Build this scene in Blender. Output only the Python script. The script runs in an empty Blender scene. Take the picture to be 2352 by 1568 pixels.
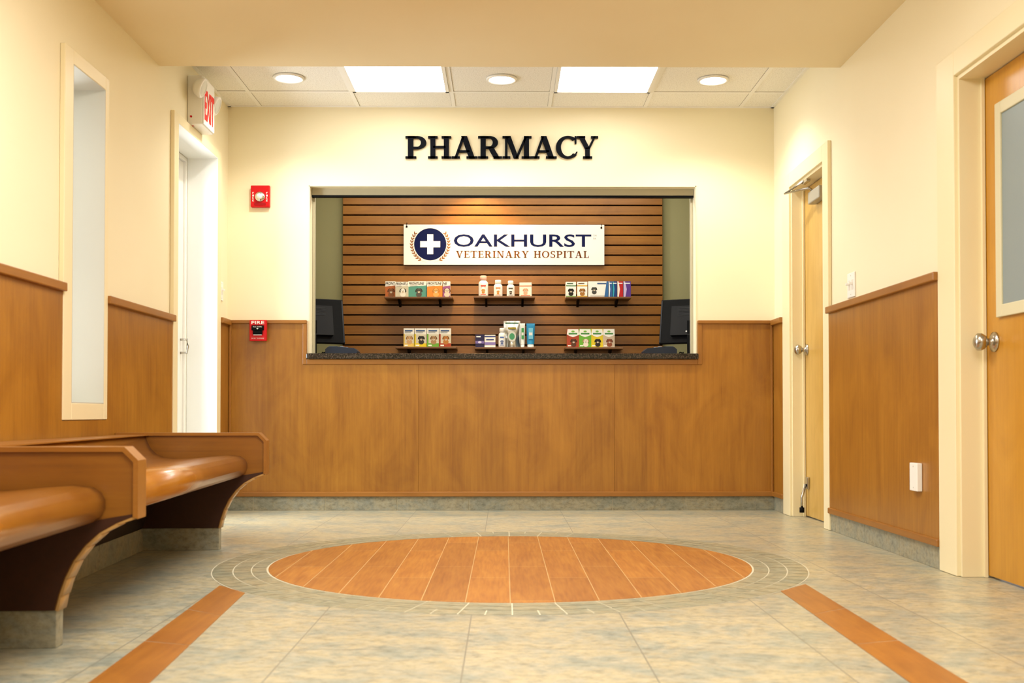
import bpy, bmesh, math, random
from mathutils import Vector, Matrix, Euler
random.seed(4)
PI = math.pi
C = bpy.context.scene.collection
F = 2500.0; W_, H_ = 2352, 1568
# ------------------------------------------------------------ camera
cam = bpy.data.cameras.new('camera'); camo = bpy.data.objects.new('camera', cam); C.objects.link(camo)
pitch = math.radians(1.0); yaw = -18/F
cam.lens = F/W_*36; cam.sensor_width = 36
camo.location = (0, 0, .62); camo.rotation_euler = (PI/2+pitch, 0, yaw)
cam.shift_y = (948-784-F*math.tan(pitch))/W_
SH0 = cam.shift_y
cam.clip_start = .05
cam.dof.use_dof = True; cam.dof.focus_distance = 7.4; cam.dof.aperture_fstop = 5.0
bpy.context.scene.camera = camo
bpy.context.scene.view_settings.view_transform = 'Standard'
RM = Euler((PI/2+pitch, 0, yaw)).to_matrix()
def ray(px, py): return RM @ Vector(((px-1176)/F, (784-py)/F + SH0*W_/F, -1))
def onY(px, py, Y): d = ray(px, py); t = Y/d.y; return d.x*t, .62+d.z*t
def onX(px, py, X): d = ray(px, py); t = X/d.x; return d.y*t, .62+d.z*t
def onZ(px, py, Z=0): d = ray(px, py); t = (Z-.62)/d.z; return d.x*t, d.y*t

# ------------------------------------------------------------ materials
def lin(h):
    h = h.lstrip('#'); r = []
    for i in (0, 2, 4):
        c = int(h[i:i+2], 16)/255
        r.append(c/12.92 if c <= .04045 else ((c+.055)/1.055)**2.4)
    return (*r, 1)
_mc = {}
def M(h, rough=.5, metal=0, coat=0, spec=.22):
    k = (h, rough, metal, coat, spec)
    if k in _mc: return _mc[k]
    m = bpy.data.materials.new('paint_'+h.strip('#')); m.use_nodes = True
    b = m.node_tree.nodes['Principled BSDF']
    b.inputs['Base Color'].default_value = lin(h); b.inputs['Roughness'].default_value = rough
    b.inputs['Metallic'].default_value = metal; b.inputs['Coat Weight'].default_value = coat
    b.inputs['Specular IOR Level'].default_value = spec
    _mc[k] = m; return m
def emis(name, h, s, base='#ffffff'):
    m = bpy.data.materials.new(name); m.use_nodes = True
    b = m.node_tree.nodes['Principled BSDF']
    b.inputs['Base Color'].default_value = lin(base)
    b.inputs['Emission Color'].default_value = lin(h); b.inputs['Emission Strength'].default_value = s
    return m
def nodes(name):
    m = bpy.data.materials.new(name); m.use_nodes = True; nt = m.node_tree
    b = nt.nodes['Principled BSDF']
    def N(t, **k):
        n = nt.nodes.new(t)
        for a, v in k.items(): setattr(n, a, v)
        return n
    return m, nt, b, N, nt.links.new
def ramp(N, stops):
    r = N('ShaderNodeValToRGB'); e = r.color_ramp.elements
    while len(e) < len(stops): e.new(.5)
    for i, (p, c) in enumerate(stops): e[i].position = p; e[i].color = lin(c)
    return r
def wood(name, stops, along='Z', rough=.35, coat=.2, panel=None, s=1.0):
    m, nt, b, N, L = nodes(name)
    tc = N('ShaderNodeTexCoord')
    def sc(al, ac): return {'X': (al, ac, ac), 'Y': (ac, al, ac), 'Z': (ac, ac, al)}[along]
    outs = []
    for al, ac, dist in ((1.6*s, 34*s, .3), (1.2*s, 2.6*s, 1.2)):
        mp = N('ShaderNodeMapping'); mp.inputs['Scale'].default_value = sc(al, ac)
        L(tc.outputs['Object'], mp.inputs['Vector'])
        n = N('ShaderNodeTexNoise'); n.inputs['Scale'].default_value = 1.6; n.inputs['Detail'].default_value = 7
        n.inputs['Roughness'].default_value = .6; n.inputs['Distortion'].default_value = dist
        L(mp.outputs[0], n.inputs['Vector']); outs.append(n)
    mx = N('ShaderNodeMix'); mx.inputs[0].default_value = .58
    L(outs[0].outputs['Fac'], mx.inputs[2]); L(outs[1].outputs['Fac'], mx.inputs[3])
    r = ramp(N, stops); L(mx.outputs[0], r.inputs[0]); col = r.outputs[0]
    if panel:
        ax, w = panel
        sp = N('ShaderNodeSeparateXYZ'); L(tc.outputs['Object'], sp.inputs[0])
        d = N('ShaderNodeMath', operation='DIVIDE'); d.inputs[1].default_value = w; L(sp.outputs[ax], d.inputs[0])
        fl = N('ShaderNodeMath', operation='FLOOR'); L(d.outputs[0], fl.inputs[0])
        wn = N('ShaderNodeTexWhiteNoise', noise_dimensions='1D'); L(fl.outputs[0], wn.inputs['W'])
        mr = N('ShaderNodeMapRange'); mr.inputs['To Min'].default_value = .92; mr.inputs['To Max'].default_value = 1.08
        L(wn.outputs['Value'], mr.inputs['Value'])
        v = N('ShaderNodeVectorMath', operation='SCALE'); L(col, v.inputs[0]); L(mr.outputs[0], v.inputs['Scale']); col = v.outputs[0]
    L(col, b.inputs['Base Color'])
    b.inputs['Roughness'].default_value = rough; b.inputs['Coat Weight'].default_value = coat; b.inputs['Coat Roughness'].default_value = .2
    return m
def paint(name, c1, c2, rough=.7, scale=1.2, bump=.02):
    m, nt, b, N, L = nodes(name)
    tc = N('ShaderNodeTexCoord'); n = N('ShaderNodeTexNoise'); n.inputs['Scale'].default_value = scale; n.inputs['Detail'].default_value = 2
    L(tc.outputs['Object'], n.inputs['Vector']); r = ramp(N, [(.35, c1), (.65, c2)]); L(n.outputs['Fac'], r.inputs[0]); L(r.outputs[0], b.inputs['Base Color'])
    b.inputs['Roughness'].default_value = rough
    n2 = N('ShaderNodeTexNoise'); n2.inputs['Scale'].default_value = 250; L(tc.outputs['Object'], n2.inputs['Vector'])
    bp = N('ShaderNodeBump'); bp.inputs['Strength'].default_value = bump; bp.inputs['Distance'].default_value = .002
    L(n2.outputs['Fac'], bp.inputs['Height']); L(bp.outputs[0], b.inputs['Normal'])
    return m
def slate(name, stops, tile=None, rough=.32, scale=5.0):
    m, nt, b, N, L = nodes(name)
    tc = N('ShaderNodeTexCoord')
    mp = N('ShaderNodeMapping'); mp.inputs['Scale'].default_value = (1.0, 1.25, 1.6); mp.inputs['Rotation'].default_value = (0, 0, .5)
    L(tc.outputs['Object'], mp.inputs['Vector'])
    n = N('ShaderNodeTexNoise'); n.inputs['Scale'].default_value = scale; n.inputs['Detail'].default_value = 12
    n.inputs['Roughness'].default_value = .74; n.inputs['Distortion'].default_value = .4
    L(mp.outputs[0], n.inputs['Vector']); r = ramp(N, stops); L(n.outputs['Fac'], r.inputs[0]); col = r.outputs[0]
    n3 = N('ShaderNodeTexNoise'); n3.inputs['Scale'].default_value = scale*5; n3.inputs['Detail'].default_value = 8; n3.inputs['Roughness'].default_value = .75
    L(mp.outputs[0], n3.inputs['Vector']); r3 = ramp(N, [(.34, '#b9b9b2'), (.5, '#ecece4'), (.66, '#ffffff')]); L(n3.outputs['Fac'], r3.inputs[0])
    mu = N('ShaderNodeMix', data_type='RGBA', blend_type='MULTIPLY'); mu.inputs[0].default_value = .9
    L(col, mu.inputs[6]); L(r3.outputs[0], mu.inputs[7]); col = mu.outputs[2]
    if tile:
        br = N('ShaderNodeTexBrick'); br.offset = 0; br.squash = 1
        mp2 = N('ShaderNodeMapping'); mp2.inputs['Location'].default_value = tile
        L(tc.outputs['Object'], mp2.inputs['Vector']); L(mp2.outputs[0], br.inputs['Vector'])
        br.inputs['Scale'].default_value = 1; br.inputs['Brick Width'].default_value = .457; br.inputs['Row Height'].default_value = .457
        br.inputs['Mortar Size'].default_value = .0022; br.inputs['Mortar Smooth'].default_value = .2
        br.inputs['Color1'].default_value = (.95, .95, .95, 1); br.inputs['Color2'].default_value = (1.03, 1.03, 1.03, 1)
        mu = N('ShaderNodeMix', data_type='RGBA', blend_type='MULTIPLY'); mu.inputs[0].default_value = 1
        L(col, mu.inputs[6]); L(br.outputs['Color'], mu.inputs[7])
        mg = N('ShaderNodeMix', data_type='RGBA'); ff = N('ShaderNodeMath', operation='MULTIPLY'); ff.inputs[1].default_value = .4
        L(br.outputs['Fac'], ff.inputs[0]); L(ff.outputs[0], mg.inputs[0]); L(mu.outputs[2], mg.inputs[6]); mg.inputs[7].default_value = lin('#cfcab2'); col = mg.outputs[2]
    L(col, b.inputs['Base Color']); b.inputs['Roughness'].default_value = rough
    bp = N('ShaderNodeBump'); bp.inputs['Strength'].default_value = .2; bp.inputs['Distance'].default_value = .003
    L(n.outputs['Fac'], bp.inputs['Height']); L(bp.outputs[0], b.inputs['Normal'])
    return m
def plank_floor(name):
    m, nt, b, N, L = nodes(name)
    tc = N('ShaderNodeTexCoord')
    mp = N('ShaderNodeMapping'); mp.inputs['Rotation'].default_value = (0, 0, PI/2); mp.inputs['Location'].default_value = (.1, -.02, 0)
    L(tc.outputs['Object'], mp.inputs['Vector'])
    br = N('ShaderNodeTexBrick'); br.offset = .37; L(mp.outputs[0], br.inputs['Vector'])
    br.inputs['Scale'].default_value = 1; br.inputs['Brick Width'].default_value = .8; br.inputs['Row Height'].default_value = .147
    br.inputs['Mortar Size'].default_value = .0013; br.inputs['Mortar Smooth'].default_value = .1
    br.inputs['Color1'].default_value = (.86, .84, .82, 1); br.inputs['Color2'].default_value = (1.07, 1.07, 1.07, 1); br.inputs['Mortar'].default_value = (1, 1, 1, 1)
    outs = []
    for sc_, d_ in (((9, 1.6, 1), .8), ((45, 3, 1), .4)):
        m2 = N('ShaderNodeMapping'); m2.inputs['Scale'].default_value = sc_; L(tc.outputs['Object'], m2.inputs['Vector'])
        n = N('ShaderNodeTexNoise'); n.inputs['Scale'].default_value = 2; n.inputs['Detail'].default_value = 8; n.inputs['Distortion'].default_value = d_
        L(m2.outputs[0], n.inputs['Vector']); outs.append(n.outputs['Fac'])
    mx = N('ShaderNodeMix'); mx.inputs[0].default_value = .55; L(outs[0], mx.inputs[2]); L(outs[1], mx.inputs[3])
    r = ramp(N, [(.33, '#9a5c18'), (.5, '#af7026'), (.68, '#be8132')]); L(mx.outputs[0], r.inputs[0])
    mu = N('ShaderNodeMix', data_type='RGBA', blend_type='MULTIPLY'); mu.inputs[0].default_value = 1
    L(r.outputs[0], mu.inputs[6]); L(br.outputs['Color'], mu.inputs[7])
    mg = N('ShaderNodeMix', data_type='RGBA'); L(br.outputs['Fac'], mg.inputs[0]); L(mu.outputs[2], mg.inputs[6]); mg.inputs[7].default_value = lin('#d2b078')
    L(mg.outputs[2], b.inputs['Base Color'])
    b.inputs['Roughness'].default_value = .4
    return m
def speckle(name, stops, scale, rough):
    m, nt, b, N, L = nodes(name)
    tc = N('ShaderNodeTexCoord'); n = N('ShaderNodeTexNoise'); n.inputs['Scale'].default_value = scale; n.inputs['Detail'].default_value = 3
    L(tc.outputs['Object'], n.inputs['Vector']); r = ramp(N, stops); L(n.outputs['Fac'], r.inputs[0]); L(r.outputs[0], b.inputs['Base Color'])
    b.inputs['Roughness'].default_value = rough; return m
def glassmat(name):
    m, nt, b, N, L = nodes(name)
    t = N('ShaderNodeBsdfTransparent'); g = N('ShaderNodeBsdfGlossy'); g.inputs['Roughness'].default_value = .05
    x = N('ShaderNodeMixShader'); x.inputs[0].default_value = .08; L(t.outputs[0], x.inputs[1]); L(g.outputs[0], x.inputs[2])
    L(x.outputs[0], nt.nodes['Material Output'].inputs[0]); return m

CREAM = paint('cream_wall_paint', '#f1e6c4', '#f4eaca')
TRIMC = paint('cream_trim_paint', '#efe1b8', '#f2e6c0', .4, bump=.0)
REVEAL = paint('white_reveal_paint', '#e6e7e2', '#ebece7', .6, bump=0)
REVW = paint('dimmed_reveal_paint', '#c6c3b6', '#cdcabd', .7, bump=0)  # reveal white greyed in the colour so the slit window looks less lit
SOFF = paint('soffit_paint', '#efdfb8', '#f2e4c0')
OLIVE = paint('olive_wall_paint', '#94916a', '#9a9770')
WOODS = [(.3, '#845010'), (.45, '#976218'), (.57, '#a36d1e'), (.72, '#af7926')]
WAIN = wood('wainscot_veneer', WOODS, 'Z', .38, .25, (0, .457))
WAINS = wood('wainscot_veneer_side', WOODS, 'Z', .38, .25, (1, .61))
RW = [(.3, '#8a5614'), (.7, '#a26b26')]
RAILX = wood('rail_wood_across', RW, 'X', .4, .15)
RAILY = wood('rail_wood_along', RW, 'Y', .4, .15)
RAILZ = wood('rail_wood_upright', RW, 'Z', .4, .15)
BENCH = wood('bench_wood', [(.3, '#8b500d'), (.5, '#a06315'), (.72, '#ae7220')], 'Y', .26, .45)
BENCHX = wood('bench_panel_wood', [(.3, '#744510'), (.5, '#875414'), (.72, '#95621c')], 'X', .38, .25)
BENCHD = wood('bench_riser_shade_wood', [(.3, '#321505'), (.7, '#421e07')], 'Y', .5, .05)  # dark under-seat wood, the seat's shade put into its colour
BEDGE = wood('bench_edge_band', [(.3, '#b0854a'), (.7, '#c89e60')], 'Z', .35, .3)
SLAT = wood('slat_wood', [(.28, '#754610'), (.5, '#905c1a'), (.75, '#a87124')], 'X', .4, .2)
SHELF = wood('shelf_wood', [(.3, '#54320f'), (.7, '#744a1c')], 'X', .4, .1)
BIRCH = wood('pale_birch_door', [(.3, '#bb9242'), (.5, '#cca454'), (.72, '#d8b266')], 'Z', .38, .2)
HONEY = wood('honey_door', [(.3, '#b57c18'), (.5, '#c48a22'), (.72, '#d09830')], 'Z', .35, .25)
SLATE = slate('stone_floor_tile', [(.3, '#929a94'), (.42, '#aaac9e'), (.5, '#bdb6a0'), (.58, '#cabd9c'), (.7, '#a8b0ac')], (.1, .33, 0))
SLATEB = slate('stone_base_tile', [(.28, '#82887f'), (.45, '#9c9c8e'), (.58, '#aea58c'), (.72, '#8d9692')], None, .4, 6)
SLATER = slate('stone_ring_tile', [(.28, '#8b9080'), (.45, '#a3a28c'), (.6, '#b4a98a'), (.75, '#9b9f8c')], None, .36, 5)
GROUT = M('#d6cfb4', .8)
PLANK = plank_floor('wood_look_floor_tile')
STRIPW = wood('wood_strip_tile', [(.35, '#8f5514'), (.65, '#ad7022')], 'Y', .42, .1, (1, .45))
ACOU = speckle('acoustic_tile', [(.3, '#dcd8ce'), (.5, '#f0ede4'), (.7, '#f4f1ea')], 140, .9)
GRANITE = speckle('dark_granite', [(.42, '#0d0a09'), (.54, '#241d18'), (.61, '#5a4c42'), (.68, '#161211')], 170, .12)
WHITE = M('#f2f0ea', .45); WHITEP = M('#f1efe8', .35, 0, .2)
STEEL = M('#b9b4aa', .25, 1); CHROME = M('#d8d6d0', .15, 1)
BLACK = M('#040405', .5, 0, 0, .1); LETB = M('#070b14', .6, 0, 0, .08); NAVY = M('#0f1745', .6, 0, 0, .08); BROWN = M('#74421e', .6, 0, 0, .1)
RED = M('#c8141a', .4); GLASS = glassmat('clear_glass')

# ------------------------------------------------------------ mesh builder
class MB:
    def __init__(s, mx=None): s.v = []; s.f = []; s.mi = []; s.sm = []; s.mats = []; s.M = mx or Matrix()
    def add(s, vs, fs, mat, smooth=False, mx=None):
        if mat not in s.mats: s.mats.append(mat)
        i = s.mats.index(mat); n = len(s.v); T = s.M @ mx if mx else s.M
        s.v += [T @ Vector(v) for v in vs]
        for f in fs: s.f.append([n+k for k in f]); s.mi.append(i); s.sm.append(smooth)
        return s
    def box(s, x0, y0, z0, x1, y1, z1, mat, bev=0, mx=None, seg=2):
        bm = bmesh.new(); bmesh.ops.create_cube(bm, size=1)
        for v in bm.verts: v.co = Vector(((x0+x1)/2+v.co.x*(x1-x0), (y0+y1)/2+v.co.y*(y1-y0), (z0+z1)/2+v.co.z*(z1-z0)))
        if bev: bmesh.ops.bevel(bm, geom=bm.edges[:], offset=bev, segments=seg, affect='EDGES', profile=.5)
        bm.verts.index_update()
        s.add([v.co.copy() for v in bm.verts], [[v.index for v in f.verts] for f in bm.faces], mat, False, mx); bm.free(); return s
    def prism(s, pts, plane, a, b, mat, smooth=False, mx=None):
        n = len(pts)
        P = {'XZ': lambda p, d: (p[0], d, p[1]), 'XY': lambda p, d: (p[0], p[1], d), 'YZ': lambda p, d: (d, p[0], p[1])}[plane]
        vs = [P(p, a) for p in pts]+[P(p, b) for p in pts]
        s.add(vs, [list(range(n)), list(range(2*n-1, n-1, -1))], mat, False, mx)
        s.add(vs, [[i, (i+1) % n, n+(i+1) % n, n+i] for i in range(n)], mat, smooth, mx); return s
    def lathe(s, prof, mat, seg=24, mx=None, smooth=True):
        vs = []; fs = []
        for r, z in prof:
            for k in range(seg): a = 2*PI*k/seg; vs.append((r*math.cos(a), r*math.sin(a), z))
        for j in range(len(prof)-1):
            for k in range(seg): k2 = (k+1) % seg; fs.append([j*seg+k, j*seg+k2, (j+1)*seg+k2, (j+1)*seg+k])
        s.add(vs, fs, mat, smooth, mx)
        for j, (r, z) in ((0, prof[0]), (len(prof)-1, prof[-1])):
            if r > 1e-5: s.add(vs[j*seg:(j+1)*seg], [list(range(seg))], mat, False, mx)
        return s
    def tube(s, pts, r, mat, seg=8, mx=None):
        pts = [Vector(p) for p in pts]; vs = []; fs = []; up = Vector((.13, .21, 1)).normalized()
        for i, p in enumerate(pts):
            d = (pts[min(i+1, len(pts)-1)]-pts[max(i-1, 0)]).normalized()
            a = d.cross(up).normalized(); b = d.cross(a)
            for k in range(seg): t = 2*PI*k/seg; vs.append(p+a*math.cos(t)*r+b*math.sin(t)*r)
        for i in range(len(pts)-1):
            for k in range(seg): k2 = (k+1) % seg; fs.append([i*seg+k, i*seg+k2, (i+1)*seg+k2, (i+1)*seg+k])
        fs += [list(range(seg)), list(range((len(pts)-1)*seg, len(pts)*seg))]
        s.add(vs, fs, mat, True, mx); return s
    # flat marks on a face that looks towards -Y
    def rect(s, x0, z0, x1, z1, y, mat): return s.add([(x0, y, z0), (x1, y, z0), (x1, y, z1), (x0, y, z1)], [[0, 1, 2, 3]], mat)
    def poly(s, pts, y, mat): return s.add([(p[0], y, p[1]) for p in pts], [list(range(len(pts)))], mat)
    def ell(s, cx, cz, rx, rz, y, mat, rot=0, n=20):
        c, q = math.cos(rot), math.sin(rot); pts = []
        for k in range(n):
            a = 2*PI*k/n; x = rx*math.cos(a); z = rz*math.sin(a); pts.append((cx+x*c-z*q, cz+x*q+z*c))
        return s.poly(pts, y, mat)
    def write(s, txt, x0, z0, w, h, y, mat, serif=False, shear=0, bold=.0):
        if serif:
            polys = serif_string(txt)
            for p in polys: s.poly([(x0+a*w+shear*b*h, z0+b*h) for a, b in p], y, mat)
        else:
            vs, fs = font_mesh(txt, bold)
            s.add([(x0+a*w+shear*b*h, y, z0+b*h) for a, b in vs], fs, mat)
        return s
    def build(s, name, parent=None, loc=None, rot=None):
        me = bpy.data.meshes.new(name); me.from_pydata([tuple(v) for v in s.v], [], s.f)
        for m in s.mats: me.materials.append(m)
        for i, p in enumerate(me.polygons): p.material_index = s.mi[i]; p.use_smooth = s.sm[i]
        bm = bmesh.new(); bm.from_mesh(me); bmesh.ops.remove_doubles(bm, verts=bm.verts, dist=1e-6)
        bmesh.ops.recalc_face_normals(bm, faces=bm.faces); bm.to_mesh(me); bm.free()
        o = bpy.data.objects.new(name, me); C.objects.link(o)
        if parent: o.parent = parent
        if loc: o.location = loc
        if rot is not None: o.rotation_euler = (0, 0, rot)
        return o
def tag(o, label, cat, group=None, kind=None):
    o['label'] = label; o['category'] = cat
    if group: o['group'] = group
    if kind: o['kind'] = kind
    return o
def struct(o, label, cat='wall'): return tag(o, label, cat, None, 'structure')
def thing(name, label, cat, loc=(0, 0, 0), rz=0, group=None, kind=None):
    o = bpy.data.objects.new(name, None); C.objects.link(o); o.location = loc; o.rotation_euler = (0, 0, rz); o.empty_display_size = .05
    return tag(o, label, cat, group, kind)

_fm = {}
def font_mesh(txt, bold=0):
    k = (txt, bold)
    if k in _fm: return _fm[k]
    cu = bpy.data.curves.new('lettering', 'FONT'); cu.body = txt; cu.resolution_u = 3; cu.offset = bold
    ob = bpy.data.objects.new('lettering', cu); C.objects.link(ob)
    dg = bpy.context.evaluated_depsgraph_get(); ev = ob.evaluated_get(dg); me = ev.to_mesh()
    vs = [(v.co.x, v.co.y) for v in me.vertices]; fs = [list(p.vertices) for p in me.polygons]
    ev.to_mesh_clear(); bpy.data.objects.remove(ob); bpy.data.curves.remove(cu)
    x0 = min(v[0] for v in vs); x1 = max(v[0] for v in vs); y0 = min(v[1] for v in vs); y1 = max(v[1] for v in vs)
    vs = [((a-x0)/(x1-x0), (b-y0)/(y1-y0)) for a, b in vs]
    _fm[k] = (vs, fs); return _fm[k]
# hand drawn serif capitals, cap height 1
def R_(x0, y0, x1, y1): return [[(x0, y0), (x1, y0), (x1, y1), (x0, y1)]]
def D_(xb, yb, xt, yt, w): return [[(xb, yb), (xb+w, yb), (xt+w, yt), (xt, yt)]]
def A_(cx, cy, rx, ry, a0, a1, wx, wy, n=16):
    out = []; P = []
    for k in range(n+1):
        a = math.radians(a0+(a1-a0)*k/n); c, q = math.cos(a), math.sin(a)
        P.append(((cx+rx*c, cy+ry*q), (cx+(rx-wx)*c, cy+(ry-wy)*q)))
    for k in range(n): out.append([P[k][0], P[k+1][0], P[k+1][1], P[k][1]])
    return out
s_ = .09
def glyph(c):
    if c == ' ': return [], .4
    if c == 'P': return R_(.09, 0, .29, 1)+R_(0, 0, .4, s_)+R_(0, 1-s_, .4, 1)+R_(.29, .9, .46, 1)+R_(.29, .42, .46, .52)+A_(.44, .71, .33, .29, -90, 90, .2, .1), .77
    if c == 'R': return R_(.09, 0, .29, 1)+R_(0, 0, .38, s_)+R_(0, 1-s_, .4, 1)+R_(.29, .9, .46, 1)+R_(.29, .44, .46, .54)+A_(.44, .72, .31, .28, -90, 90, .2, .1)+D_(.6, 0, .36, .5, .22)+R_(.58, 0, .9, s_), .9
    if c == 'H': return R_(.09, 0, .29, 1)+R_(.63, 0, .83, 1)+R_(.2, .46, .7, .56)+R_(0, 0, .38, s_)+R_(.54, 0, .92, s_)+R_(0, 1-s_, .38, 1)+R_(.54, 1-s_, .92, 1), .92
    if c == 'A': return D_(.1, 0, .4, 1, .1)+D_(.66, 0, .36, 1, .22)+R_(.25, .27, .68, .36)+R_(0, 0, .31, s_)+R_(.56, 0, .98, s_), .98
    if c == 'M': return R_(.1, 0, .2, 1)+R_(.84, 0, 1.04, 1)+D_(.44, 0, .12, 1, .2)+D_(.5, 0, .88, 1, .1)+R_(0, 0, .31, s_)+R_(.75, 0, 1.14, s_)+R_(0, 1-s_, .28, 1)+R_(.9, 1-s_, 1.14, 1), 1.14
    if c == 'C': return A_(.47, .5, .47, .51, 48, 318, .2, .1, 26)+R_(.74, .66, .81, 1)+D_(.74, .18, .8, .3, .06), .84
    if c == 'Y': return R_(.37, 0, .57, .48)+R_(.27, 0, .67, s_)+D_(.36, .42, .07, 1, .22)+D_(.47, .42, .74, 1, .1)+R_(0, 1-s_, .37, 1)+R_(.62, 1-s_, .93, 1), .93
    if c == 'V': return D_(.4, 0, .08, 1, .2)+D_(.42, 0, .72, 1, .1)+R_(0, 1-s_, .36, 1)+R_(.6, 1-s_, .92, 1), .92
    if c == 'E': return R_(.09, 0, .28, 1)+R_(0, 0, .7, .09)+R_(0, .91, .68, 1)+R_(.28, .47, .55, .56)+R_(.63, 0, .7, .28)+R_(.61, .74, .68, 1)+R_(.5, .38, .56, .65), .72
    if c == 'T': return R_(.33, 0, .53, 1)+R_(.2, 0, .66, s_)+R_(0, .91, .86, 1)+R_(0, .72, .07, 1)+R_(.79, .72, .86, 1), .86
    if c == 'I': return R_(.1, 0, .3, 1)+R_(0, 0, .4, s_)+R_(0, 1-s_, .4, 1), .4
    if c == 'N': return R_(.12, 0, .22, 1)+R_(.74, 0, .84, 1)+D_(.66, 0, .1, 1, .2)+R_(0, 0, .34, s_)+R_(0, 1-s_, .3, 1)+R_(.62, 1-s_, .96, 1), .96
    if c == 'O': return A_(.48, .5, .48, .51, 0, 360, .2, .09, 30), .96
    if c == 'S': return A_(.33, .74, .29, .27, 25, 270, .15, .1, 18)+A_(.33, .27, .31, .28, 90, -155, .17, .1, 18)+R_(.55, .68, .61, .98)+R_(.02, .02, .08, .34), .66
    if c == 'L': return R_(.09, 0, .29, 1)+R_(0, 0, .7, .09)+R_(0, 1-s_, .4, 1)+R_(.63, 0, .7, .32), .72
    return [], .5
def serif_string(t, gap=.13):
    x = 0; out = []
    for c in t:
        p, w = glyph(c)
        out += [[(a+x, b) for a, b in q] for q in p]; x += w+gap
    x -= gap
    return [[(a/x, b) for a, b in q] for q in out]

# ------------------------------------------------------------ room constants
XL, XR, YB = -1.77, 1.735, 6.96
ZC = 2.585; WALLT = .13; YN = -2.6
ySof, zSof = onX(1930, 168, XR); _, zSof2 = onX(380, 152, XL); zSof = (zSof+zSof2)/2
# ---- floor
mb = MB(); mb.box(-2.4, YN, -.05, 2.4, 8.6, 0, SLATE); floor = struct(mb.build('floor'), 'grey green stone look tile floor with a round wood look inlay', 'floor')
xa, ya = onZ(1172, 1232); xb, yb = onZ(1172, 1385); cy = (ya+yb)/2; R0y = (ya-yb)/2; R0x = 554*math.sqrt(cy*cy-R0y*R0y)/F; cx = onZ(1172, 1290)[0]
mb = MB(); N_ = 96
def ellp(r, a): k = r/.975; return (cx+R0x*k*math.cos(a), cy+R0y*k*math.sin(a))
mb.prism([ellp(.975, 2*PI*k/N_) for k in range(N_)], 'XY', .0002, .002, PLANK)
mb.build('wood_inlay', floor)
mb = MB()
rings = [(.98, 1.04), (1.04, 1.11), (1.11, 1.19)]
def annulus(r0, r1, a0, a1, n, z, mat):
    vs = []; fs = []
    for k in range(n+1):
        a = a0+(a1-a0)*k/n; vs += [(*ellp(r0, a), z), (*ellp(r1, a), z)]
    for k in range(n): fs.append([2*k, 2*k+1, 2*k+3, 2*k+2])
    mb.add(vs, fs, mat)
annulus(.974, 1.1925, 0, 2*PI, 128, .0008, GROUT)
for j, (r0, r1) in enumerate(rings):
    nt_ = (44, 44, 88)[j]
    for k in range(nt_):
        a0 = 2*PI*k/nt_; a1 = 2*PI*(k+1)/nt_; g = .0021/r0
        annulus(r0+.0022, r1-.0022, a0+g, a1-g, 4, .0016, SLATER)
mb.build('tile_ring', floor)
# strips set in the floor
for (p, q, r_, t_) in (((505, 1345), (563, 1362), (345, 1568), (205, 1568)), ((1793, 1358), (1850, 1342), (2222, 1568), (2090, 1568))):
    P = [Vector(onZ(*a)) for a in (p, q, r_, t_)]
    d0 = (P[3]-P[0]); d1 = (P[2]-P[1]); P[3] = P[0]+d0*1.7; P[2] = P[1]+d1*1.7
    mb = MB(); n = 5
    mb.prism([P[0], P[1], P[2], P[3]], 'XY', .0001, .001, GROUT)
    for k in range(n):
        a = k/n; b = (k+1)/n-.0025
        mb.prism([P[0].lerp(P[3], a), P[1].lerp(P[2], a), P[1].lerp(P[2], b), P[0].lerp(P[3], b)], 'XY', .0002, .002, STRIPW)
    mb.build('wood_strip', floor)

# ---- back wall with the counter opening
ox0, oz1 = onY(712, 428, YB); ox1, _ = onY(1597, 430, YB); oz0 = .955
mb = MB()
mb.box(-2.2, YB, 0, ox0, YB+WALLT, 2.75, CREAM); mb.box(ox1, YB, 0, 2.2, YB+WALLT, 2.75, CREAM)
mb.box(ox0, YB, 0, ox1, YB+WALLT, oz0, CREAM); mb.box(ox0, YB, oz1, ox1, YB+WALLT, 2.75, CREAM)
struct(mb.build('wall_back'), 'cream wall with the service opening under black letters')
mb = MB(); mb.box(-2.2, YN-.1, 0, 2.2, YN, 2.75, CREAM); struct(mb.build('wall_light_block'), 'unseen cream wall behind the camera, added to block sky light')  # wall added behind the camera to keep world light out
# corner bead of the opening
mb = MB(); e = .006
mb.box(ox0-e, YB-.003, 1.0, ox0, YB, oz1+e, TRIMC); mb.box(ox1, YB-.003, 1.0, ox1+e, YB, oz1+e, TRIMC); mb.box(ox0-e, YB-.003, oz1, ox1+e, YB, oz1+e, TRIMC)
struct(mb.build('trim_1'), 'thin cream bead framing the service opening', 'trim')
# ---- side walls
wy0 = onX(155, 500, XL)[0]; wy1 = onX(230, 500, XL)[0]; wz1 = onX(230, 205, XL)[1]; wz0 = onX(230, 927, XL)[1]
dy0 = onX(400, 600, XL)[0]; dy1 = onX(492, 600, XL)[0]; dz1 = onX(492, 362, XL)[1]
LT = .24
mb = MB(); X0, X1 = XL-LT, XL
for a, b, z0, z1 in ((YN, wy0, 0, 2.75), (wy0, wy1, 0, wz0), (wy0, wy1, wz1, 2.75), (wy1, dy0, 0, 2.75), (dy0, dy1, dz1, 2.75), (dy1, YB, 0, 2.75)):
    mb.box(X0, a, z0, X1, b, z1, CREAM)
struct(mb.build('wall_left'), 'cream left wall with a slit window and a glass door')
rf0 = onX(1898, 700, XR)[0]; rf1 = onX(1820, 700, XR)[0]; rfz = onX(1820, 430, XR)[1]
rn1 = onX(2205, 700, XR)[0]; rn0 = rn1-.92; rnz = onX(2205, 172, XR)[1]
RT = .14
mb = MB()
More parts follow.
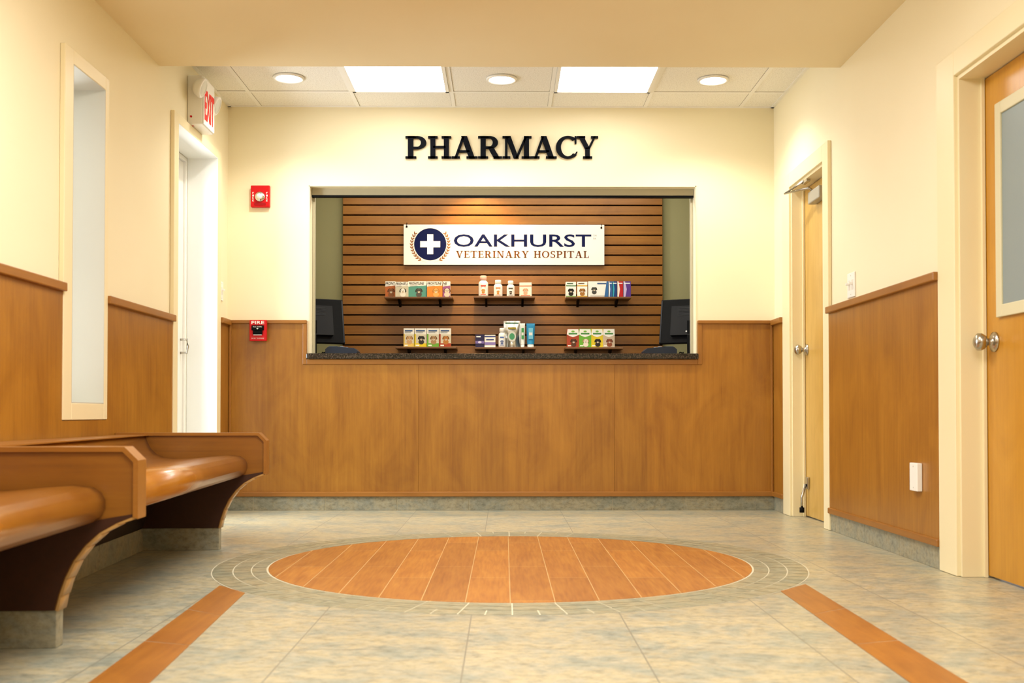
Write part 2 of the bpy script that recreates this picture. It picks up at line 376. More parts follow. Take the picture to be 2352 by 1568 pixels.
for a, b, z0, z1 in ((YN, rn0, 0, 2.75), (rn0, rn1, rnz, 2.75), (rn1, rf0, 0, 2.75), (rf0, rf1, rfz, 2.75), (rf1, YB, 0, 2.75)):
    mb.box(XR, a, z0, XR+RT, b, z1, CREAM)
struct(mb.build('wall_right'), 'cream right wall with two wooden doors')
# ---- pharmacy room behind
YP = 8.26
mb = MB(); mb.box(-2.2, YP, 0, 2.2, YP+.08, 2.75, OLIVE); struct(mb.build('wall_rear'), 'olive green wall behind the slat panel')
mb = MB(); mb.box(-2.2, YB+WALLT, 0, -2.1, YP, 2.75, OLIVE); mb.box(2.1, YB+WALLT, 0, 2.2, YP, 2.75, OLIVE)
struct(mb.build('wall_side'), 'olive green side walls of the room behind the counter')
# ---- ceiling
gy1 = 6.63; gy0 = 6.02
gx = [onY(px, 209, gy1)[0] for px in (570, 806, 1037, 1267, 1497, 1727)]
mb = MB()
mb.box(-2.2, ySof, ZC, 2.2, YP+.08, ZC+.02, ACOU)
for x in gx: mb.box(x-.012, ySof, ZC-.004, x+.012, YB, ZC+.001, WHITE)
for y in (gy1, gy0): mb.box(XL, y-.012, ZC-.0045, XR, y+.012, ZC+.001, WHITE)
for x in gx:
    for q in (-1, 1): mb.box(x+q*.0125-.001, ySof, ZC-.001, x+q*.0125+.001, YB, ZC+.0005, M('#8f8570', .9))
for q in (-1, 1): mb.box(XL, gy1+q*.0125-.001, ZC-.001, XR, gy1+q*.0125+.001, ZC+.0005, M('#8f8570', .9))
mb.box(XL, YB-.02, ZC-.005, XR, YB, ZC, WHITE); mb.box(XL, ySof, ZC-.005, XL+.02, YB, ZC, WHITE); mb.box(XR-.02, ySof, ZC-.005, XR, YB, ZC, WHITE)
mb.box(XL, YN, zSof, XR, ySof, ZC+.02, SOFF)
struct(mb.build('ceiling'), 'suspended tile ceiling behind a lower cream drywall soffit', 'ceiling')
DIFF = emis('light_diffuser', '#fffcf6', 10); LENS = emis('downlight_lens', '#fff6ea', 12)
for i, k in enumerate((1, 3)):
    t = thing('ceiling_light_panel', ('square fluorescent ceiling panel over the left part of the counter', 'square fluorescent ceiling panel over the right part of the counter')[i], 'ceiling light', ((gx[k]+gx[k+1])/2, (gy0+gy1)/2, ZC-.006), 0, 'square ceiling light panels')
    h = .293; m = MB(); m.box(-h, -h, -.006, h, -h+.02, .004, WHITE); m.box(-h, h-.02, -.006, h, h, .004, WHITE); m.box(-h, -h, -.006, -h+.02, h, .004, WHITE); m.box(h-.02, -h, -.006, h, h, .004, WHITE); m.build('frame', t)
    m = MB(); m.box(-h+.02, -h+.02, -.002, h-.02, h-.02, .003, DIFF); m.build('diffuser', t)
for i, (px, py) in enumerate(((663, 177), (1152, 180), (1638, 182))):
    x, y = onZ(px, py, ZC)
    t = thing('recessed_downlight', ('round recessed downlight at the left, nearest the exit sign', 'round recessed downlight between the two square ceiling panels', 'round recessed downlight at the right, above the far wooden door')[i], 'downlight', (x, y, ZC-.006), 0, 'round recessed downlights')
    m = MB(); m.lathe([(.072, .004), (.075, -.006), (.088, -.008), (.092, .004)], WHITE, 32); m.build('trim_ring', t)
    m = MB(); m.lathe([(.0, -.012), (.04, -.01), (.073, -.002)], LENS, 32); m.build('lens', t)

# ---- wainscot, rails, base tiles
def tiles_x(mb, x0, x1, y, start, h=.088, th=.012, w=.4572):
    x = start
    while x > x0: x -= w
    while x < x1:
        a = max(x, x0)+.0015; b = min(x+w, x1)-.0015
        if b > a+.005: mb.box(a, y-th, 0, b, y-.0005, h, SLATEB, .0015, seg=1)
        x += w
    mb.box(x0, y-th+.004, 0, x1, y-.0005, h-.002, GROUT)
def tiles_y(mb, y0, y1, x, sgn, h=.088, th=.012, w=.4572):
    y = y0
    while y < y1-.01:
        b = min(y+w, y1); mb.box(min(x, x+sgn*th), y+.0015, 0, max(x, x+sgn*th), b-.0015, h, SLATEB, .0015, seg=1); y += w
    mb.box(min(x, x+sgn*(th-.004)), y0, 0, max(x, x+sgn*(th-.004)), y1, h-.002, GROUT)
zb = onY(1150, 1139, YB)[1]; zbt = onY(1150, 1128, YB)[1]; zr = onY(1150, 736, YB)[1]
cxa = onY(697, 780, YB)[0]; cxb = onY(706, 780, YB)[0]; cxc = onY(1601, 780, YB)[0]; cxd = onY(1611, 780, YB)[0]
zu0 = onY(1150, 837, YB)[1]; zu1 = onY(1150, 825, YB)[1]
mb = MB(); T = .018
mb.box(XL, YB-T, zbt, cxa, YB-.0005, zr-.02, WAIN); mb.box(cxd, YB-T, zbt, XR, YB-.0005, zr-.02, WAIN); mb.box(cxa, YB-T, zbt, cxd, YB-.0005, zu0, WAIN)
mb.box(XL+.0, YB-.04, zb, XR, YB-.0005, zbt, RAILX, .004)
mb.box(XL, YB-.035, zr-.022, cxb, YB-.0005, zr, RAILX, .004); mb.box(cxc, YB-.035, zr-.022, XR, YB-.0005, zr, RAILX, .004)
mb.box(cxa, YB-.028, zu0, cxb, YB-.0005, zr-.022, RAILZ, .003); mb.box(cxc, YB-.028, zu0, cxd, YB-.0005, zr-.022, RAILZ, .003)
mb.box(cxb, YB-.028, zu0, cxc, YB-.0005, zu1, RAILX, .003)
mb.box(XL+.019, YB-.036, zbt, XL+.034, YB-.018, zr-.022, RAILZ, .003); mb.box(XR-.034, YB-.036, zbt, XR-.019, YB-.018, zr-.022, RAILZ, .003)
for px in (962, 1410): x = onY(px, 900, YB)[0]; mb.box(x-.0012, YB-T-.0006, zbt, x+.0012, YB-T, zu0, M('#7a4c14'))
struct(mb.build('trim_2'), 'honey wood wainscot panelling below the service counter', 'wainscot')
mb = MB(); tiles_x(mb, XL, XR, YB, onY(748, 1150, YB)[0], zb); struct(mb.build('baseboard_back'), 'stone tile baseboard along the back wall', 'baseboard')
def wain_y(name, label, segs, X, sg, ztop, zlow, caps):
    mb = MB()
    for a, b, z1 in segs: mb.box(min(X, X+sg*T), a, zlow, max(X, X+sg*T), b, z1, WAINS)
    for a, b in caps:
        mb.box(min(X, X+sg*.038), a, ztop-.035, max(X, X+sg*.038), b, ztop, RAILY, .004)
    for a, b, _ in segs: mb.box(min(X, X+sg*.03), a, zlow, max(X, X+sg*.03), b, zlow+.03, RAILY, .004)
    struct(mb.build(name), label, 'wainscot')
wc0 = onX(135, 500, XL)[0]; wc1 = onX(238, 500, XL)[0]; wcz1 = onX(135, 95, XL)[1]; wcz0 = onX(238, 963, XL)[1]
dc0 = onX(390, 600, XL)[0]; dc1 = onX(500, 600, XL)[0]; dcz = onX(390, 250, XL)[1]
zl = (onX(143, 655, XL+.03)[1]+onX(395, 720, XL+.03)[1])/2+.006
wain_y('trim_3', 'honey wood wainscot panelling behind the benches', [(YN, wc0, zl-.03), (wc0, wc1, wcz0-.002), (wc1, dc0, zl-.03)], XL, 1, zl, .09, [(YN, wc0), (wc1, dc0)])
wain_y('trim_4', 'narrow wood panelling return between the glass door and the corner', [(dc1, YB-.037, zr-.03)], XL, 1, zr, .09, [(dc1, YB-.037)])
rc0 = onX(1912, 900, XR)[0]; rc1 = onX(1805, 900, XR)[0]; rcz = onX(1905, 325, XR)[1]
nc1 = onX(2165, 700, XR)[0]; nc0 = rn0-.09
zrr = (onX(1905, 700, XR)[1]+onX(2158, 635, XR)[1])/2; zrb = onX(2172, 1257, XR)[1]
wain_y('trim_5', 'honey wood wainscot panelling between the two wooden doors', [(nc1, rc0, zrr-.03)], XR, -1, zrr, zrb, [(nc1, rc0)])
wain_y('trim_6', 'narrow wood panelling return beside the far wooden door', [(rc1, YB-.037, zr-.03)], XR, -1, zr, .09, [(rc1, YB-.037)])
wain_y('trim_7', 'wood wainscot panelling on the near side of the honey door', [(YN, nc0, zrr-.03)], XR, -1, zrr, zrb, [(YN, nc0)])
for nm, lb, segs, X, sg, h in (('baseboard_left', 'stone tile baseboard on the left wall', [(YN, dc0), (dc1, YB-.013)], XL, 1, .088), ('baseboard_right', 'stone tile baseboard on the right wall', [(YN, nc0), (nc1, rc0), (rc1, YB-.013)], XR, -1, zrb-.001)):
    mb = MB()
    for a, b in segs: tiles_y(mb, a, b, X, sg, h)
    struct(mb.build(nm), lb, 'baseboard')

# ---- window_1 (slit window)   local frame: looks to -Y, turned onto the wall
def frame_parts(m, x0, x1, z0, z1, ox, oxx, oz0, oz1, y0, y1, mat, bottom=True):
    m.box(ox, y0, oz0, x0, y1, oz1, mat, .003); m.box(x1, y0, oz0, oxx, y1, oz1, mat, .003); m.box(x0, y0, z1, x1, y1, oz1, mat, .003)
    if bottom: m.box(x0, y0, oz0, x1, y1, z0, mat, .003)
def lining(m, x0, x1, z0, z1, y0, y1, mat, bottom=True):
    e = .004
    m.box(x0, y0, z0, x0+e, y1, z1, mat); m.box(x1-e, y0, z0, x1, y1, z1, mat); m.box(x0+e, y0, z1-e, x1-e, y1, z1, mat)
    if bottom: m.box(x0+e, y0, z0, x1-e, y1, z0+e, mat)
t = thing('window_1', 'tall narrow slit window with cream casing in the left wall', 'window', (XL, wy0, 0), PI/2, None, 'structure')
w = wy1-wy0
m = MB(); frame_parts(m, 0, w, wz0, wz1, wc0-wy0, wc1-wy0, wcz0, wcz1, -.022, -.0005, TRIMC); m.build('casing', t)
m = MB(); lining(m, 0, w, wz0, wz1, -.021, LT-.07, REVW); m.build('reveal_lining', t)
m = MB(); frame_parts(m, .035, w-.035, wz0+.035, wz1-.035, .005, w-.005, wz0+.005, wz1-.005, LT-.069, LT-.03, WHITEP); m.build('sash', t)
m = MB(); m.box(.035, LT-.052, wz0+.035, w-.035, LT-.048, wz1-.035, GLASS); m.build('glass', t)
# ---- door_1 (glass exit door in the left wall)
t = thing('door_1', 'white framed glass entrance door under the exit sign', 'door', (XL, dy0, 0), PI/2, None, 'structure')
w = dy1-dy0
m = MB(); frame_parts(m, 0, w, 0, dz1, dc0-dy0, dc1-dy0, 0.001, dcz, -.022, -.0005, TRIMC, False); m.build('casing', t)
m = MB(); lining(m, 0, w, .001, dz1, -.021, LT-.076, REVEAL, False); m.build('reveal_lining', t)
m = MB(); frame_parts(m, .03, w-.03, 0, dz1-.03, .005, w-.005, .001, dz1-.005, LT-.075, LT-.005, WHITEP, False); m.build('frame', t)
m = MB(); frame_parts(m, .13, w-.13, .25, dz1-.15, .033, w-.033, .01, dz1-.033, LT-.06, LT-.02, WHITEP); leaf = m.build('leaf', t)
m = MB(); m.box(.13, LT-.043, .25, w-.13, LT-.037, dz1-.15, GLASS); m.build('glass', t)
zh = onX(403, 790, XL-.15)[1]
m = MB(); m.tube([(w-.08, LT-.06, zh-.04), (w-.08, LT-.1, zh-.04), (w-.08, LT-.105, zh), (w-.08, LT-.1, zh+.04), (w-.08, LT-.06, zh+.04)], .007, STEEL); m.build('handle', leaf)

def knob(parent, x, z, y, r=.03):
    mx = Matrix.Translation((x, y, z)) @ Matrix.Rotation(PI/2, 4, 'X')
    m = MB(); m.lathe([(r*1.15, 0), (r*1.12, .006), (r*.7, .012), (r*.42, .016), (r*.42, .032), (r*.75, .038), (r, .052), (r*.98, .064), (r*.6, .074), (0, .076)], STEEL, 28, mx); return m.build('knob', parent)
# ---- door_2 far right
def right_door(name, label, y0, y1, ztop, oy0, oy1, oztop, rec, LM):
    t = thing(name, label, 'door', (XR, y1, 0), -PI/2, None, 'structure'); w = y1-y0
    m = MB(); frame_parts(m, 0, w, 0, ztop, -(oy1-y1), w+(y0-oy0), .001, oztop, -.02, -.0005, TRIMC, False)
    m.box(-.001, -.005, .001, .016, RT, ztop, TRIMC); m.box(w-.016, -.005, .001, w+.001, RT, ztop, TRIMC); m.box(.016, -.005, ztop-.016, w-.016, RT, ztop, TRIMC)
    m.box(.016, rec-.014, .001, .03, rec-.003, ztop-.016, TRIMC)
    m.build('frame', t)
    m = MB(); m.box(.02, rec, .008, w-.02, rec+.042, ztop-.02, LM, .002); leaf = m.build('leaf', t)
    return t, leaf, w
t, leaf, w = right_door('door_2', 'pale birch door with a door closer at the far right', rf0, rf1, rfz, rc0, rc1, rcz, .07, BIRCH)
knob(leaf, .065, onX(1838, 803, XR+.03)[1], .07)
zc = rfz-.12
m = MB(); m.box(w-.42, .02, zc-.035, w-.2, .069, zc+.035, M('#aaa79c', .4, .3), .006); m.build('closer_body', leaf)
m = MB(); m.tube([(w-.36, .03, zc+.036), (w-.36, .01, zc+.05), (w-.62, -.06, zc+.07), (w-.42, .0, zc+.105)], .008, STEEL); m.box(w-.47, -.004, zc+.09, w-.36, .02, zc+.118, STEEL, .002); m.build('closer_arm', t)
m = MB(); m.box(.06, .055, .17, .11, .069, .24, STEEL, .003); m.tube([(.085, .05, .2), (.08, .03, .12), (.08, .03, .05)], .008, STEEL); m.lathe([(.014, 0), (.014, .03)], BLACK, 14, Matrix.Translation((.08, .03, .03))); m.build('door_holder', leaf)
m = MB()
for z in (.25, 1.0, 1.75): m.lathe([(.008, 0), (.008, .1)], STEEL, 12, Matrix.Translation((w-.012, .06, z)))
m.build('hinge', t)
# ---- door_3 near right
t, leaf, w = right_door('door_3', 'honey wood door with a grey glazed panel at the right edge', rn0, rn1, rnz, nc0, nc1, onX(2160, 150, XR)[1], .09, HONEY)
XD = XR+.09
lx = lambda px, py: (rn1-onX(px, py, XD)[0], onX(px, py, XD)[1])
knob(leaf, lx(2285, 785)[0], lx(2285, 785)[1], .09, .033)
gx0, gzt = lx(2292, 240); gzb = lx(2292, 730)[1]; gx1 = w-gx0
m = MB(); frame_parts(m, gx0+.045, gx1-.045, gzb+.045, gzt-.045, gx0, gx1, gzb, gzt, .076, .0895, M('#d6cfae', .4)); m.build('glass_frame', leaf)
m = MB(); m.box(gx0+.045, .083, gzb+.045, gx1-.045, .0893, gzt-.045, M('#8b9798', .35)); m.build('glass', leaf)
m = MB()
for z in (.25, 1.0, 1.7): m.lathe([(.008, 0), (.008, .1)], STEEL, 12, Matrix.Translation((w-.012, .08, z)))
m.build('hinge', t)

# ------------------------------------------------------------ letters
lp = [('P', 931, 979), ('H', 983, 1036), ('A', 1037, 1097), ('R', 1098, 1153), ('M', 1154, 1221), ('A', 1221, 1279), ('C', 1277, 1326), ('Y', 1325, 1374)]
ll = ['raised black serif letter P starting the wall sign', 'raised black serif letter H, second in the wall sign', 'raised black serif letter A between H and R in the wall sign', 'raised black serif letter R in the wall sign', 'raised black serif letter M in the wall sign', 'raised black serif letter A between M and C in the wall sign', 'raised black serif letter C in the wall sign', 'raised black serif letter Y ending the wall sign']
for (c, a, b), lb in zip(lp, ll):
    x0, z0 = onY(a, 363, YB-.02); x1, z1 = onY(b, 312, YB-.02); polys, gw = glyph(c)
    m = MB()
    for p in polys: m.prism([(q[0]/gw*(x1-x0), q[1]*(z1-z0)) for q in p], 'XZ', -.018, -.0003, LETB)
    tag(m.build('sign_letter', None, (x0, YB, z0)), lb, 'letter', 'black letters of the wall sign')

# ------------------------------------------------------------ opening: shutter, counter, slat panel
sz = onY(1150, 453, YB+.1)[1]
t = thing('roller_shutter', 'grey roller shutter drawn up at the top of the service opening', 'shutter', (0, YB+.06, sz))
SHU = M('#b5ae94', .7, 0, 0, .3)
m = MB(); m.box(ox0+.002, 0, .004, ox1-.002, .03, .05, SHU, .003); m.box(ox0+.002, .006, .045, ox1-.002, .024, .15, M('#9c967e', .7, 0, 0, .3)); m.build('curtain', t)
m = MB(); m.box(ox0+.002, -.002, -.008, ox1-.002, .032, .004, BLACK); m.build('bottom_seal', t)
for sx in (ox0+.001, ox1-.016):
    m = MB(); m.box(sx, .032, 1.0-sz, sx+.015, .066, .15, SHU); m.build('side_track', t)
ca = onY(703, 815, YB-.05)[0]; cb = onY(1605, 815, YB-.05)[0]; ct = onY(1150, 811, YB-.05)[1]; cb_ = onY(1150, 824, YB-.05)[1]
m = MB()
m.box(ca, -.05, cb_-ct, cb, -.001-T-.011, 0, GRANITE, .006); m.box(ox0+.002, -.045, cb_-ct+.0005, ox1-.002, .8, -.0005, GRANITE)
tag(m.build('countertop', None, (0, YB, ct)), 'dark speckled granite countertop across the service opening', 'countertop')
m = MB(); m.box(ox0+.05, YB+WALLT+.02, 0, ox1-.05, YB+.75, cb_-.002, OLIVE, .004)
m.box(ox0+.05, YB+.752, .1, -.01, YB+.77, cb_-.02, WAIN); m.box(.01, YB+.752, .1, ox1-.05, YB+.77, cb_-.02, WAIN)
tag(m.build('base_cabinet'), 'low cabinet carrying the countertop on the staff side', 'cabinet')
YS = 8.22
sx0 = onY(787, 600, YS)[0]; sx1 = onY(1522, 600, YS)[0]
t = thing('slat_display_panel', 'brown slatted wood display wall behind the counter', 'display panel', (0, YS, 0))
m = MB(); m.box(sx0, .018, .3, sx1, .039, 2.55, M('#120702', .9, 0, 0, .1)); m.build('backing', t)
m = MB(); zg = onY(1150, 494, YS)[1]; z = zg-.0757*23
while z < 2.5: m.box(sx0, 0, z+.005, sx1, .018, z+.0757-.005, SLAT, .0015, seg=1); z += .0757
m.build('slats', t)

# hospital sign
YG = 8.19
gx0_, gz0_ = onY(927, 608, YG); gx1_, gz1_ = onY(1388, 516, YG); SW = gx1_-gx0_; SH = gz1_-gz0_
t = thing('hanging_sign', 'white board sign with a navy cross emblem on the slat wall', 'sign', (gx0_, YG, gz0_))
m = MB(); m.box(0, 0, 0, SW, .012, SH, M('#f0eae4', .6), .001)
U = lambda px: (px-927)/461*SW
V = lambda py: (608-py)/92*SH
k = SW/461; ex, ez = U(988), V(561)
LAU = M('#8f5c30', .6)
m.ell(ex, ez, 37*k, 37*k, -.0006, NAVY, 0, 48)
WH = M('#f7f5f2', .5); a = 23*k; b = 7*k
m.rect(ex-a, ez-b, ex+a, ez+b, -.0012, WH); m.rect(ex-b, ez-a, ex+b, ez+a, -.0013, WH)
for sgn in (-1, 1):
    pts = []
    for j in range(13):
        an = math.radians(-78+j*9.2); rr = 42.5*k; px_, pz_ = ex+sgn*rr*math.cos(an), ez+rr*math.sin(an)
        pts.append((px_, pz_))
        if j > 1:
            tang = an+PI/2; tang = tang if sgn > 0 else PI-tang
            for side in (-1, 1):
                d = tang+side*.6; m.ell(px_+math.cos(d)*3.2*k*1.0, pz_+math.sin(d)*3.2*k, 3.9*k, 1.4*k, -.0006, LAU, d, 8)
    for p, q in zip(pts, pts[1:]): m.poly([(p[0]-.3*k, p[1]), (p[0]+.5*k, p[1]), (q[0]+.5*k, q[1]), (q[0]-.3*k, q[1])], -.0007, LAU)
m.write('OAKHURST', U(1042), V(567), U(1358)-U(1042), V(538)-V(567), -.0006, NAVY, bold=.012)
m.write('VETERINARY HOSPITAL', U(1047), V(592), U(1353)-U(1047), V(576)-V(592), -.0006, BROWN, True)
m.write('TM', U(1362), V(543), U(1370)-U(1362), 4*k, -.0006, M('#8a8a90')); m.write('PA', U(1363), V(550), 6*k, 4.5*k, -.0006, M('#8a8a90'))
m.build('board', t)
for px, py in ((934, 521), (1381, 523)):
    m = MB(); m.lathe([(.007, 0), (.007, .004), (0, .006)], BLACK, 12, Matrix.Translation((U(px), -.001, V(py))) @ Matrix.Rotation(PI/2, 4, 'X'))
    m.tube([(U(px), -.004, V(py)), (U(px), -.008, V(py)+.012), (U(px), .004, V(py)+.03), (U(px), .028, V(py)+.032)], .002, BLACK); m.build('hook', t)

# shelves
YF = 8.03
shelves = [(883, 1040, 681, 'shelf holding the five pet-portrait boxes, upper left'), (1088, 1229, 680, 'shelf holding pill bottles, upper middle below the sign'), (1300, 1450, 681, 'shelf holding slim coloured cartons, upper right'),
           (908, 1049, 796, 'shelf holding four dog-photo boxes, lower left'), (1090, 1231, 797, 'shelf holding the silver pouch and tubes, lower middle'), (1298, 1432, 797, 'shelf holding four bright pouches, lower right')]
ST = []
for a, b, y, lb in shelves:
    x0, z1 = onY(a, y, YF); x1 = onY(b, y, YF)[0]; z1 = z1
    t = thing('display_shelf', 'small dark wood '+lb, 'shelf', ((x0+x1)/2, YS, z1), 0, 'small shelves on the slat wall')
    h = (x1-x0)/2; m = MB(); m.box(-h, YF-YS, -.014, h, -.001, 0, SHELF, .002); m.build('board', t)
    for sx in (-h*.6, h*.6):
        m = MB(); m.prism([(YF-YS+.05, -.0145), (-.001, -.0145), (-.001, -.06), (-.02, -.06)], 'YZ', sx-.008, sx+.008, BLACK); m.build('bracket', t)
    ST.append(z1)

# ------------------------------------------------------------ products
def pet(m, x, z, s, fur, ear, y):
    F1 = M(fur, .6); F2 = M(ear, .6)
    m.ell(x, z-s*.62, s*.5, s*.45, y, F1); m.ell(x-s*.4, z+s*.12, s*.17, s*.36, y-.0002, F2, -.5); m.ell(x+s*.4, z+s*.12, s*.17, s*.36, y-.0002, F2, .5)
    m.ell(x, z, s*.42, s*.44, y-.0004, F1); m.ell(x, z-s*.2, s*.2, s*.17, y-.0006, M('#d8c8b0', .6)); m.ell(x, z-s*.14, s*.08, s*.06, y-.0008, BLACK, 0, 8)
    for q in (-1, 1): m.ell(x+q*s*.17, z+s*.08, s*.06, s*.06, y-.0008, BLACK, 0, 8)
def carton(name, x0, x1, yt, zb_, base, marks, label, cat, group, yaw=0, Y=8.07, dep=.05, side=None, pouch=False):
    xa_, _ = onY(x0, yt, Y); xb_, zt = onY(x1, yt, Y); w = xb_-xa_; h = zt-zb_
    m = MB()
    m.box(0, 0, 0, w, dep, h, base, .0008, seg=1)
    if side: m.add([(w+.0004, 0, 0), (w+.0004, dep, 0), (w+.0004, dep, h), (w+.0004, 0, h)], [[0, 1, 2, 3]], side)
    lay = -.0008
    for i, k in enumerate(marks):
        y = lay-.0003*i
        if k[0] == 'r': m.rect(k[1]*w, k[2]*h, k[3]*w, k[4]*h, y, M(k[5], .5))
        elif k[0] == 'p': m.poly([(a*w, b*h) for a, b in k[1]], y, M(k[2], .5))
        elif k[0] == 'e': m.ell(k[1]*w, k[2]*h, k[3]*w, k[4]*h, y, M(k[5], .5))
        elif k[0] == 't': m.write(k[1], k[2]*w, k[3]*h, k[4]*w, k[5]*h, y, M(k[6], .5), shear=k[7] if len(k) > 7 else 0, bold=.01)
        elif k[0] == 'pet': pet(m, k[1]*w, k[2]*h, k[3]*h, k[4], k[5], y)
    o = m.build(name, None, (xa_, Y, zb_+.0005), yaw); tag(o, label, cat, group); return o
WB = M('#f1eee6', .45)
FL = 'FRONTLINE'
g = 'pet-portrait boxes on the upper left shelf'
def fl(txt, bgc, fur, ear, wt=.9): return [('r', 0, 0, 1, .62, bgc), ('p', [(0, .62), (1, .55), (1, .74), (0, .66)], bgc), ('t', txt, .03, .79, wt, .16, '#14141c', .12), ('r', .06, .7, .5, .73, '#8c8c8c'), ('pet', .58, .4, .36, fur, ear)]
carton('medicine_box', 885, 908, 646, ST[0], WB, fl('FRONT', '#b9683a', '#8a5a3a', '#5a3826'), 'rust-coloured box partly covered at the left end of the upper left shelf', 'box', g, 0, 8.10)
carton('medicine_box', 908, 938, 647, ST[0], WB, fl('FRONTLI', '#c9c3ae', '#e8e4da', '#1c1a18'), 'pale box showing a black and white dog on the upper left shelf', 'box', g, .03, 8.07)
carton('medicine_box', 938, 980, 646, ST[0], WB, fl(FL, '#5a9a8c', '#5a5650', '#3a3834', .82), 'green box showing a grey cat on the upper left shelf', 'box', g, -.03, 8.08)
carton('medicine_box', 981, 1016, 646, ST[0], WB, fl(FL, '#e08a3c', '#e0a860', '#b8783a'), 'orange box showing a small tan dog on the upper left shelf', 'box', g, .05, 8.07, side=M('#e08a3c'))
carton('medicine_box', 1017, 1034, 646, ST[0], WB, fl('NE', '#9a5a8c', '#d8c8b8', '#6a4a3a', .5), 'narrow purple box at the right end of the upper left shelf', 'box', g, 0, 8.08)
def bottle(px0, px1, yt, zb_, capc, body, band, label, name='pill_bottle', grp='bottles on the upper middle shelf', pets='#c98a3a', Y=8.08):
    xa_, zt = onY(px0, yt, Y); xb_, _ = onY(px1, yt, Y); r = (xb_-xa_)/2; h = zt-zb_
    t = thing(name, label, 'bottle', ((xa_+xb_)/2, Y+r, zb_+.0005), 0, grp)
    m = MB(); m.lathe([(r*.9, 0), (r, .004), (r, h*.62), (r*.92, h*.7), (r*.6, h*.77), (r*.55, h*.8)], body, 28); m.build('body', t)
    m = MB(); m.lathe([(r*.68, h*.79), (r*.72, h*.8), (r*.72, h*.97), (r*.62, h), (0, h)], capc, 24); m.build('cap', t)
    m = MB(); n = 18; vs = []; fs = []
    for k in range(n+1):
        a = -PI*.95+PI*.9*k/n; vs += [(r*1.012*math.cos(a), r*1.012*math.sin(a), h*.08), (r*1.012*math.cos(a), r*1.012*math.sin(a), h*.58)]
    for k in range(n): fs.append([2*k, 2*k+2, 2*k+3, 2*k+1])
    m.add(vs, fs, M('#f2f0ec', .5), True)
    y = -r*1.03; m.rect(-r*.55, h*.48, r*.55, h*.55, y, M(band, .5)); pet(m, 0, h*.3, h*.14, pets, pets, y); m.rect(-r*.55, h*.1, r*.55, h*.13, y, M(band, .5)); m.build('paper_label', t)
bottle(1099, 1121, 632, ST[1], M('#e9b9a8', .4), WHITE, '#d85a4a', 'tall white bottle with a pink cap on the upper middle shelf')
bottle(1134, 1154, 642, ST[1], WHITE, WHITE, '#d8783a', 'medium white bottle with a tan dog label beside the pink-capped bottle')
bottle(1164, 1182, 644, ST[1], WHITE, WHITE, '#4a4640', 'smallest white bottle, next to the square peach-labelled box', pets='#4a4038')
carton('medicine_box', 1193, 1221, 649, ST[1], M('#efe0d0', .5), [('r', .0, .72, 1, .8, '#d88a6a'), ('pet', .5, .45, .3, '#d8a888', '#c08a6a'), ('r', .1, .06, .9, .12, '#c87a5a')], 'square white box with a peach band right of the pill bottles', 'box', None, -.1)
g = 'slim cartons on the upper right shelf'
carton('medicine_box', 1300, 1323, 647, ST[2], WB, [('r', 0, .7, 1, .78, '#5c8a5a'), ('pet', .5, .42, .32, '#2a2622', '#1a1816'), ('r', .1, .86, .7, .92, '#2c5a3a'), ('r', 0, 0, 1, .08, '#7aa85a')], 'white carton with a black dog at the left of the upper right shelf', 'box', g, .05)
carton('medicine_box', 1326, 1349, 647, ST[2], WB, [('r', 0, .7, 1, .78, '#d8a83a'), ('pet', .5, .42, .32, '#a8743a', '#7a4a22'), ('r', .1, .86, .7, .92, '#6a4a2a'), ('r', 0, 0, 1, .08, '#d8a83a')], 'white carton with a brown dog, second on the upper right shelf', 'box', g, 0)
carton('medicine_box', 1351, 1397, 646, ST[2], WB, [('pet', .3, .5, .3, '#4a4a46', '#302e2c'), ('r', .1, .06, .9, .1, '#b8b4a8'), ('r', .45, .82, .9, .9, '#3a5a8a'), ('p', [(.8, 0), (1, 0), (1, 1), (.92, 1)], '#3a6aa0')], 'wide white carton with a dark cat on the upper right shelf', 'box', g, 0)
for a, b, c, c2, lb in ((1398, 1406, '#3a5f9a', '#dfe6f0', 'thin blue carton beside the wide white carton'), (1407, 1417, '#20407c', '#3aa0b8', 'thin navy carton left of the red one on the upper right shelf'), (1418, 1431, '#b8262c', '#f0e0d8', 'thin red carton on the upper right shelf'), (1432, 1449, '#5a3a8c', '#c8b8e0', 'purple carton at the right end of the upper right shelf')):
    carton('medicine_box', a, b, 646, ST[2], M(c, .4), [('p', [(.0, 0), (.25, 0), (.45, .5), (.2, 1), (0, 1)], c2), ('r', .1, .85, .9, .9, '#ffffff')], lb, 'box', g, 0)
g = 'dog-photo boxes on the lower left shelf'
for a, b, c, fur, ear, lb in ((927, 951, '#e0c060', '#c8a070', '#8a6034', 'pale yellow based dog-photo box at the left end of the lower left shelf'), (952, 980, '#dcc424', '#3a3430', '#1e1a18', 'bright yellow box with a black dog on the lower left shelf'), (981, 1008, '#6aa63a', '#a8845c', '#6a4a2a', 'green based dog-photo box on the lower left shelf'), (1009, 1036, '#a8452a', '#b8783a', '#7a4a20', 'rust based dog-photo box at the right end of the lower left shelf')):
    carton('medicine_box', a, b, 754, ST[3], WB, [('r', 0, 0, .12, .7, c), ('r', 0, 0, 1, .2, c), ('r', .12, .2, 1, .68, '#d0c8b0'), ('pet', .56, .46, .3, fur, ear), ('r', .12, .84, .85, .91, '#3a5a8c'), ('r', .12, .77, .7, .8, '#9aa0a8'), ('r', .1, .05, .4, .12, '#f4f0e4')], lb, 'box', g, .04)
carton('medicine_box', 1092, 1112, 768, ST[4], M('#2e2a4c', .4), [('r', .1, .78, .6, .88, '#ffffff'), ('r', 0, .3, 1, .5, '#7a6aa8'), ('e', .5, .4, .2, .09, '#d8d0e8')], 'small dark purple box at the left end of the lower middle shelf', 'box', None, .0)
